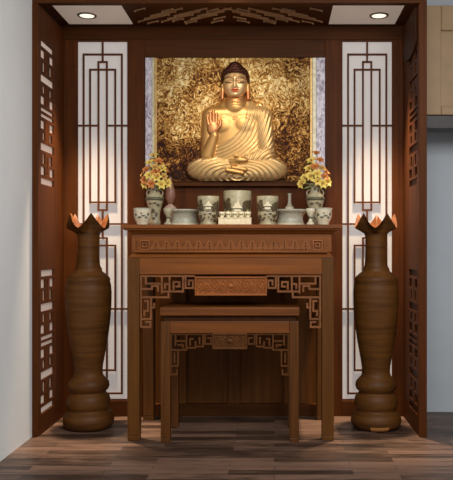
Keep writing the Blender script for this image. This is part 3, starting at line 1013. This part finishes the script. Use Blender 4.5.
def square_bowl(cpx, lab):
    dd = 4.52
    t = thing('offering_bowl', lab, 'bowl', (X(cpx, dd), dd, ZT))
    lathe_px(cpx, dd, [(5.4, 225.4), (5.8, 223.8), (5.7, 222.6), (7.3, 220.4), (8.4, 216.5), (8.6, 211), (9.0, 208.4), (8.7, 208.2), (8.0, 210.5), (7.2, 217), (4, 220)], 40).build('body', M['white_glaze'], t)
    lathe_like = MB()
    k = dd / F
    lathe_like.lathe(X(cpx, dd), dd, [(8.9 * k, Z(209.6, dd)), (9.15 * k, Z(208.9, dd)), (8.98 * k, Z(208.3, dd))], 40).build('rim_band', M['grey_glaze'], t)
    m = MB()
    for a, y, w, h in ((-40, 215, 1.6, 1.6), (-12, 217.4, 2.4, 1.2), (14, 216, 2.6, 1.0), (34, 217.6, 1.6, 1.2), (0, 213.6, 1.2, .8), (48, 214.5, 1.4, 1.6)):
        splodge(m, cpx, dd, 8.2 if y > 216.4 else 8.5, a, y, w, h)
    q = m.build('painted_landscape', M['olive'], t); q['label'] = 'dark painted landscape'
    return t


square_bowl(142.6, 'small white porcelain bowl with painted landscape, at the left end of the altar')
square_bowl(323.2, 'small white porcelain bowl with painted landscape, at the right end of the altar')


def flower_vase(cpx, dd, lab, sc):
    t = thing('flower_vase', lab, 'vase', (X(cpx, dd), dd, ZT))
    pr = [(5.4, 226), (5.9, 222.4), (5.2, 219.8), (5.0, 215), (5.9, 209.5), (7.2, 204.5), (8.6, 200.4), (8.6, 197.6), (6.6, 194.8), (5.1, 192.4), (4.7, 189.5),
          (5.3, 186.6), (6.9, 184.6), (7.4, 183.8), (6.6, 184.2), (4.6, 187), (4.0, 191)]
    pr = [(r * sc, y) for r, y in pr]
    lathe_px(cpx, dd, pr, 40).build('body', M['celadon'], t)
    k = dd / F
    MB().lathe(X(cpx, dd), dd, [(8.5 * sc * k, Z(200.8, dd)), (9.2 * sc * k, Z(199.2, dd)), (8.5 * sc * k, Z(197.4, dd))], 40).build('shoulder_band', M['olive'], t)
    m = MB(); m2 = MB()
    for a, y, w, h, rr in ((-30, 204, 2.0, 1.4, 7.6), (10, 203.4, 2.4, 1.2, 7.8), (36, 205.5, 1.6, 1.8, 7.3), (-8, 211, 1.8, 2.6, 5.9), (24, 214.5, 1.4, 3.2, 5.3),
                           (-38, 213, 1.5, 2.2, 5.5), (0, 218.5, 1.8, 1.3, 5.3), (-4, 189.4, 1.3, 2.0, 4.9), (28, 191, 1.2, 1.2, 5.0)):
        splodge(m if y > 196 else m2, cpx, dd, rr * sc, a, y, w, h)
    q = m.build('painted_figures', M['dark_olive'], t); q['label'] = 'dark painted figures'
    m2.build('painted_sprig', M['dark_olive'], t)
    for s in (-1, 1):
        pts = []
        for i in range(9):
            a = -PI / 2 + PI * i / 8
            pts.append((X(cpx, dd) + s * (5.0 + 3.0 * math.cos(a)) * sc * k, dd, Z(193.2 - 3.4 * math.sin(a) * 1.0, dd)))
        MB().tube(pts, 0.0045, 6).build('handle', M['celadon'], t)
    return t


VL, VR, VD = 154.8, 315.2, 4.67
flower_vase(VL, VD, 'celadon porcelain vase filled with a full cone of yellow lilies, at altar left', 1.0)
flower_vase(VR, VD, 'celadon porcelain vase filled with loose spreading lilies, at altar right', 1.05)


# lilies: bloom mesh shared, each flower a thing of its own
def bloom_mesh(size):
    m = MB()
    for k in range(6):
        a = 2 * PI * k / 6 + (0.0 if k % 2 else 0.06)
        ln = size * (1.0 if k % 2 else 0.92)
        wd = size * (0.30 if k % 2 else 0.25)
        vs = []; n = 6
        for i in range(n + 1):
            s = i / n
            r = ln * (0.08 + 0.92 * s)
            z = size * (0.55 * math.sin(min(1, s * 1.15) * PI * 0.5) - 0.38 * max(0, s - 0.5) ** 1.4 * 2)
            w = wd * math.sin(PI * (0.1 + 0.9 * s) ** 0.8) + 0.0004
            for q, dz in ((-1, 0.10 * w), (0, -0.12 * w), (1, 0.10 * w)):
                vs.append((r * math.cos(a) - q * w * math.sin(a), r * math.sin(a) + q * w * math.cos(a), z + dz))
        fs = []
        for i in range(n):
            for q in range(2):
                fs.append((i * 3 + q, i * 3 + q + 1, i * 3 + q + 4, i * 3 + q + 3))
        m.add(vs, fs, True)
    return m


proto = {}
BL = {}
for cname, size in (('yellow', 0.038), ('orange', 0.036), ('pale_petal', 0.031)):
    mb = bloom_mesh(size)
    o = mb.build('bloom', M[cname], None)
    st = MB()
    for k in range(5):
        a = 2 * PI * k / 5
        st.tube([(0, 0, 0.003), (math.cos(a) * .006, math.sin(a) * .006, size * 0.55)], 0.0009, 5)
        st.ball((math.cos(a) * .006, math.sin(a) * .006, size * 0.56), 0.0018, 0.0018, 0.0025, 6, 4)
    s2 = st.build('stamens', M['ochre'], None)
    BL[cname] = (o, s2)
lily_used = {}


def lily(cname, pos, direction, mouth, label, group):
    t = thing('lily', label, 'flower', pos, group)
    q = Vector(direction).to_track_quat('Z', 'Y')
    b0, s0 = BL[cname]
    if cname not in lily_used:
        b, s = b0, s0; lily_used[cname] = True
    else:
        b, s = b0.copy(), s0.copy(); COL.objects.link(b); COL.objects.link(s)
    b.parent = t; s.parent = b
    b.rotation_mode = 'QUATERNION'; b.rotation_quaternion = q
    b.scale = (1, 1, 1)
    dv = Vector(direction).normalized()
    p0 = Vector(pos); p3 = Vector(mouth)
    p1 = p0 - dv * 0.02; p2 = p3 + Vector((0, 0, 0.03))
    pts = []
    for i in range(8):
        u = i / 7
        pts.append(p0 * (1 - u) ** 3 + p1 * 3 * u * (1 - u) ** 2 + p2 * 3 * u * u * (1 - u) + p3 * u ** 3)
    MB().tube(pts, 0.0016, 5).build('stem', M['stem'], t)


def bouquet(vpx, spots, side):
    mx, my, mz = X(vpx, VD), VD, Z(188, VD)
    for i, (px, py, dy, cn) in enumerate(spots):
        dd = VD - dy
        p = (X(px, dd), dd, Z(py, dd))
        dv = Vector((p[0] - mx, (p[1] - my) - 0.055, (p[2] - mz) * 0.55 + 0.005))
        if dv.length < 1e-4: dv = Vector((0, -1, 0.2))
        colour = {'yellow': 'bright yellow', 'orange': 'orange-brown', 'pale_petal': 'dull golden'}[cn]
        lily(cn, p, dv, (mx + random.uniform(-.008, .008), my + random.uniform(-.008, .008), mz),
             '%s lily in the %s' % (colour, side), '%s lilies in the %s' % (colour, side))


bouquet(VL, [(154, 157, 0.0, 'yellow'), (150.5, 164, 0.02, 'yellow'), (158.5, 162.5, 0.03, 'orange'), (155, 168, 0.045, 'pale_petal'), (161.5, 169.5, 0.02, 'yellow'),
             (147.5, 170.5, 0.02, 'orange'), (150, 176, 0.05, 'yellow'), (156.5, 178, 0.06, 'yellow'), (163.5, 177, 0.03, 'pale_petal'), (145.5, 180.5, 0.03, 'orange'),
             (151.5, 184, 0.06, 'orange'), (160.8, 184.5, 0.055, 'yellow'), (166.5, 183.5, 0.02, 'yellow'), (144, 174.5, -0.02, 'pale_petal'), (156, 173, 0.05, 'orange'),
             (146.5, 184.5, 0.02, 'yellow'), (164.5, 171.0, -0.03, 'orange'), (152, 170, -0.03, 'yellow'), (153, 161, -0.02, 'pale_petal')],
        'full cone bouquet of the left altar vase')
bouquet(VR, [(316, 154.5, 0.0, 'orange'), (311.5, 162, 0.02, 'yellow'), (319.5, 161.5, 0.02, 'orange'), (315, 167.5, 0.04, 'orange'), (309.5, 169.5, 0.02, 'yellow'),
             (321.5, 169, 0.02, 'pale_petal'), (317, 174.5, 0.06, 'yellow'), (311, 177, 0.045, 'yellow'), (323.5, 177.5, 0.03, 'orange'), (305.5, 178.5, 0.02, 'yellow'),
             (317.5, 181.5, 0.06, 'yellow'), (326.5, 182.5, 0.02, 'yellow'), (302.5, 184.0, 0.02, 'yellow'), (313, 170.5, -0.03, 'pale_petal'), (325, 172.5, -0.02, 'orange'),
             (308.5, 174, -0.02, 'orange'), (322, 184, 0.05, 'yellow')],
        'loose bouquet of the right altar vase')


# leaves: one spray per bouquet would move with its own stem; a few separate leaf sprigs
def leaf_sprig(vpx, px, py, dy, lab, grp):
    dd = VD - dy
    t = thing('leaf_sprig', lab, 'leaf', (X(px, dd), dd, Z(py, dd)), grp)
    mx, my, mz = X(vpx, VD), VD, Z(187, VD)
    p = Vector((X(px, dd), dd, Z(py, dd))); m = Vector((mx, my, mz))
    v = MB(); n = 8
    ax = (p - m); side = Vector((0, 1, 0)).cross(ax).normalized()
    vs = []
    for i in range(n + 1):
        s = i / n
        c = m + ax * (0.35 + 0.75 * s) + Vector((0, -0.02 * math.sin(PI * s), -0.012 * s * s))
        w = 0.006 * math.sin(PI * min(1, 0.08 + 0.92 * s))
        vs += [c - side * w, c + Vector((0, 0.002, 0)), c + side * w]
    v.add(vs, [(i * 3 + q, i * 3 + q + 1, i * 3 + q + 4, i * 3 + q + 3) for i in range(n) for q in range(2)], True)
    v.build('blade', M['stem'], t)
    MB().tube([m, m + ax * 0.38], 0.0014, 5).build('stem', M['stem'], t)


for px, py, dy in ((142, 183, 0.0), (169.5, 179, 0.0), (158, 160, -0.02), (148, 187, 0.06), (158, 188, 0.07), (165, 187, 0.03), (150, 166, 0.05), (160, 173, 0.06)):
    leaf_sprig(VL, px, py, dy, 'narrow green leaf in the full cone bouquet of the left altar vase', 'leaves of the left bouquet')
for px, py, dy in ((301, 181, 0.0), (328, 178, 0.0), (310, 160, -0.02), (310, 185, 0.07), (322, 188, 0.06), (304, 187, 0.03), (314, 172, 0.07), (320, 166, 0.05)):
    leaf_sprig(VR, px, py, dy, 'narrow green leaf in the loose bouquet of the right altar vase', 'leaves of the right bouquet')


# footed dishes
def dish(cpx, hw, lab):
    dd = 4.73
    t = thing('offering_dish', lab, 'dish', (X(cpx, dd), dd, ZT))
    s = hw / 18.0
    lathe_px(cpx, dd, [(14.4 * s, 226), (14.8 * s, 224.4), (13.6 * s, 222), (13.0 * s, 219.6), (13.0 * s, 217.6), (13.9 * s, 215), (15.8 * s, 212.8), (18.2 * s, 211.6), (18.6 * s, 210.4), (18.0 * s, 209.8), (14.5 * s, 211.4), (11 * s, 213.5)], 48).build('body', M['grey_glaze'], t)
    k = dd / F
    f = MB().lathe(X(cpx, dd), dd, [(14.4 * s * k, ZT), (15.4 * s * k, ZT + 0.004), (14.4 * s * k, ZT + 0.018)], 48).build('foot_ring', M['cream_glaze'], t)
    f['label'] = 'cream foot ring'
    return t


dish(184.5, 17.5, 'wide shallow grey porcelain dish on the altar, left of the incense pots')
dish(290.0, 18.0, 'wide shallow grey porcelain dish on the altar, right of the incense pots')


def goblet(cpx, lab, mat):
    dd = 4.465
    t = thing('stem_cup', lab, 'cup', (X(cpx, dd), dd, ZT))
    lathe_px(cpx, dd, [(4.0, 225), (4.1, 223.4), (2.2, 221.8), (1.5, 219), (1.6, 216.5), (3.0, 214.6), (4.2, 211.8), (4.6, 208.6), (4.2, 208.4), (3.2, 212), (1.5, 214)], 28).build('body', M[mat], t)
    k = dd / F
    MB().lathe(X(cpx, dd), dd, [(1.7 * k, Z(218.6, dd)), (2.4 * k, Z(217.7, dd)), (1.7 * k, Z(216.8, dd))], 24).build('stem_ring', M['olive'], t)
    return t


goblet(168.0, 'small porcelain stem cup in front of the mauve bottle, at altar left', 'celadon')
goblet(310.4, 'small porcelain stem cup beside the right altar bowl', 'white_glaze')


def bottle(cpx, dd, pr, lab, mat, base_mat, splits):
    t = thing('wine_bottle', lab, 'bottle', (X(cpx, dd), dd, ZT))
    lathe_px(cpx, dd, pr[:splits + 1], 32).build('stand', M[base_mat], t)
    k = dd / F
    MB().lathe(X(cpx, dd), dd, [(r * k, Z(y, dd)) for r, y in pr[splits:]], 32).build('body', M[mat], t)
    return t


bottle(170.4, 4.91, [(4.2, 226.5), (4.6, 222), (2.8, 219), (2.4, 214), (3.6, 211.8), (6.0, 210.6), (6.3, 208.4), (4.6, 206.2), (2.6, 204.8), (2.2, 204), (3.0, 202.4), (4.4, 199), (5.0, 195), (4.4, 190.5), (3.0, 186), (1.7, 181.5), (1.1, 178), (1.4, 177)],
       'mauve pear-shaped bottle on a pinkish stand, behind the left dish', 'mauve', 'pinkish', 9)
bottle(289.6, 4.91, [(4.4, 226.5), (4.8, 222), (3.0, 219), (2.8, 214), (4.4, 211.6), (4.7, 209.0), (4.3, 207.2), (2.9, 205.6), (1.9, 203.8), (1.6, 200), (1.55, 196), (1.8, 194), (1.9, 193.4), (1.3, 193.4)],
       'slender white bottle with long neck, behind the right dish', 'grey_glaze', 'white_glaze', 6)


# incense pots with painted house and trees
def incense_pot(cpx, hw, top, lab, dd, small):
    t = thing('incense_pot', lab, 'incense pot', (X(cpx, dd), dd, ZT))
    if small:
        pr = [(hw * .74, 226), (hw * .78, 223.8), (hw * .70, 222), (hw * .84, 218), (hw * .92, 214), (hw * .86, 210.5), (hw * .94, 208), (hw * .98, 203), (hw, top + 1), (hw * .97, top), (hw * .88, top + .2), (hw * .84, 203), (hw * .6, 207)]
    else:
        pr = [(hw * .86, 226), (hw * .9, 223.6), (hw * .86, 221.8), (hw * .92, 217), (hw * .97, 210), (hw, 203), (hw * 1.0, top + 1), (hw * .97, top), (hw * .88, top + .2), (hw * .84, 203), (hw * .6, 207)]
    lathe_px(cpx, dd, pr, 48).build('body', M['celadon'], t)
    def rad(y):
        for (r0, y0), (r1, y1) in zip(pr, pr[1:]):
            if y1 <= y <= y0: return r0 + (r1 - r0) * (y0 - y) / max(1e-6, y0 - y1)
        return hw
    tr = [(-62, 0), (-50, 2), (-38, -2.0), (-33, 3), (46, 0), (58, 2), (36, 1.5), (66, -1), (31, 4)]
    tms = {-1: MB(), 1: MB()}
    for a, o in tr:
        m = tms[-1 if a < 0 else 1]
        y = top + (8 + o if small else 12 + o)
        splodge(m, cpx, dd, rad(y), a, y, hw * .2, 2.7); splodge(m, cpx, dd, rad(y + 3), a + 4, y + 3.4, hw * .17, 2.6)
    if small:
        for a, y, w, h in ((-50, 216, 2.6, 3.6), (-34, 219.5, 1.8, 2.2), (44, 215.5, 2.8, 3.2), (54, 220, 2.6, 2.2), (26, 219.4, 1.6, 1.6), (0, 211.6, 4.2, 0.7), (-14, 214.8, 1.6, 1.0), (16, 214.2, 1.9, 1.1), (-20, 218, 1.0, 1.6), (8, 217.4, .9, 1.4), (-66, 220, 2, 2.4), (64, 214, 2, 2)):
            splodge(tms[-1 if a < 0 else 1], cpx, dd, rad(y), a, y, w, h)
    m = None
    for a in (-26, 26):
        m = tms[-1 if a < 0 else 1]
        y = top + (11.5 if small else 18); splodge(m, cpx, dd, rad(y), a, y, hw * .14, 0.6)
    for m in tms.values():
        q = m.build('painted_trees', M['dark_olive'], t); q['label'] = 'dark painted trees'
    hs = MB(); k = dd / F
    rw = hw * (.42 if small else .38)
    ya, yb = (top + 3.0, top + 9.6) if small else (top + 6.5, top + 17)
    yf = dd - rad(yb) * k - 0.0015
    hs.prism_xz([(X(cpx - rw, yf), Z(yb, yf)), (X(cpx - rw * .35, yf), Z((ya + yb) / 2 + .6, yf)), (X(cpx - .3, yf), Z(ya, yf)), (X(cpx + .3, yf), Z(ya, yf)), (X(cpx + rw * .35, yf), Z((ya + yb) / 2 + .6, yf)), (X(cpx + rw, yf), Z(yb, yf))], yf, yf + 0.004)
    hs.box(X(cpx - rw * .6, yf), X(cpx + rw * .6, yf), yf + 0.001, yf + 0.004, Z(yb + 3.2, yf), Z(yb + .9, yf))
    h = hs.build('painted_house', M['cream_glaze'], t); h['label'] = 'pale house with pointed roof'
    ev = MB().box(X(cpx - rw * 1.02, yf), X(cpx + rw * 1.02, yf), yf - 0.0006, yf + 0.003, Z(yb + .9, yf), Z(yb, yf)).build('eave', M['dark_olive'], h)
    ash = MB().lathe(X(cpx, dd), dd, [(hw * .86 * k, Z(top + 2.2, dd)), (hw * .5 * k, Z(top + 1.6, dd))], 32).build('ash', M['grey_glaze'], t)
    return t


incense_pot(208.3, 10.9, 196.4, 'celadon incense pot with a painted house, left of the tallest pot', 4.58, True)
incense_pot(237.4, 14.0, 191.2, 'tallest celadon incense pot with a painted house, behind the row of cups', 4.66, False)
incense_pot(267.6, 10.9, 196.4, 'celadon incense pot with a painted house, right of the tallest pot', 4.58, True)

# cup stand with a row of little lidded cups
dd = 4.50
t = thing('cup_stand', 'low cream porcelain stand carrying a row of small cups, at the altar centre', 'stand', (X(235, dd), dd, ZT))
sm = MB()
sm.box(X(218.6, dd), X(251.4, dd), dd - 0.03, dd + 0.03, ZT, Z(218.4, dd))
for k_ in range(6):
    a = 219.2 + k_ * 5.4
    sm.box(X(a, dd), X(a + 4.6, dd), dd - 0.034, dd - 0.03, ZT + 0.004, Z(219.2, dd))
sm.build('base', M['cream_glaze'], t, 0.002)
MB().box(X(218.2, dd), X(251.8, dd), dd - 0.033, dd + 0.032, Z(218.4, dd), Z(217.6, dd)).build('top_plate', M['white_glaze'], t, 0.001)
zc = Z(217.6, dd)
ordn = ['leftmost', 'second from the left', 'middle', 'second from the right', 'rightmost']
for i in range(5):
    cp = 222.0 + i * 6.5
    k = dd / F
    c = thing('tea_cup', '%s of the five small cream cups on the low altar stand' % ordn[i], 'cup', (X(cp, dd), dd, zc), 'small cups on the altar stand')
    MB().lathe(X(cp, dd), dd, [(1.7 * k, zc), (1.8 * k, zc + 0.003), (2.5 * k, zc + 0.012), (3.0 * k, zc + 0.026), (3.1 * k, zc + 0.034), (2.9 * k, zc + 0.034), (2.4 * k, zc + 0.014), (1.2 * k, zc + 0.008)], 28).build('body', M['cream_glaze'], c)
    m = MB()
    for a, w in ((-25, 1.0), (20, 0.8)):
        splodge(m, cp, dd, 2.85, a, 214.6, w, 0.8)
    m.build('painted_sprig', M['olive'], c)

# ------------------------------------------------------------------ lights
def spot(name, loc, target, energy, angle, blend, colour, radius=0.05):
    l = bpy.data.lights.new(name, 'SPOT'); l.energy = energy; l.spot_size = math.radians(angle); l.spot_blend = blend
    l.color = colour; l.shadow_soft_size = radius
    o = bpy.data.objects.new(name, l); COL.objects.link(o); o.location = loc
    o.rotation_euler = (Vector(target) - Vector(loc)).to_track_quat('-Z', 'Y').to_euler()
    return o


def area(name, loc, target, energy, sx, sy, colour):
    l = bpy.data.lights.new(name, 'AREA'); l.shape = 'RECTANGLE'; l.size = sx; l.size_y = sy; l.energy = energy; l.color = colour
    o = bpy.data.objects.new(name, l); COL.objects.link(o); o.location = loc
    o.rotation_euler = (Vector(target) - Vector(loc)).to_track_quat('-Z', 'Y').to_euler()
    return o


warm = (1.0, 0.78, 0.54)
spot('downlight_lamp', (-1.188, 4.785, 2.58), (-1.17, 4.80, 0), 430, 46, 0.95, warm, 0.04)
spot('downlight_lamp', (0.662, 4.785, 2.58), (0.65, 4.80, 0), 430, 46, 0.95, warm, 0.04)
spot('picture_lamp', (-0.27, 3.95, 2.72), (-0.26, 5.05, 1.88), 48, 48, 0.9, (1.0, 0.88, 0.70), 0.06)
spot('altar_lamp', (-0.22, 3.9, 2.85), (-0.21, 4.45, 1.16), 75, 24, 1.0, (1.0, 0.80, 0.55), 0.05)
area('room_fill', (0.7, 1.4, 2.85), (-0.4, 5.0, 1.0), 94, 2.4, 1.4, (1.0, 0.985, 0.965))  # added fill light, unseen, that brightens walls and niche

w = bpy.data.worlds.new('room ambience'); scene.world = w
w.use_nodes = True
bg = w.node_tree.nodes['Background']
bg.inputs['Color'].default_value = (0.92, 0.96, 1.0, 1)
bg.inputs['Strength'].default_value = 0.5

# ------------------------------------------------------------------ camera
cam = bpy.data.cameras.new('camera')
cam.sensor_fit = 'AUTO'; cam.sensor_width = 36.0
cam.lens = F / 480.0 * 36.0
cam.shift_x = -(VX - 226.5) / 480.0
cam.shift_y = (VY - 240.0) / 480.0
cam.clip_start = 0.05
co = bpy.data.objects.new('camera', cam); COL.objects.link(co)
co.location = (0, 0, CZ); co.rotation_euler = (PI / 2, 0, 0)
scene.camera = co
scene.view_settings.view_transform = 'Standard'
scene.view_settings.look = 'None'
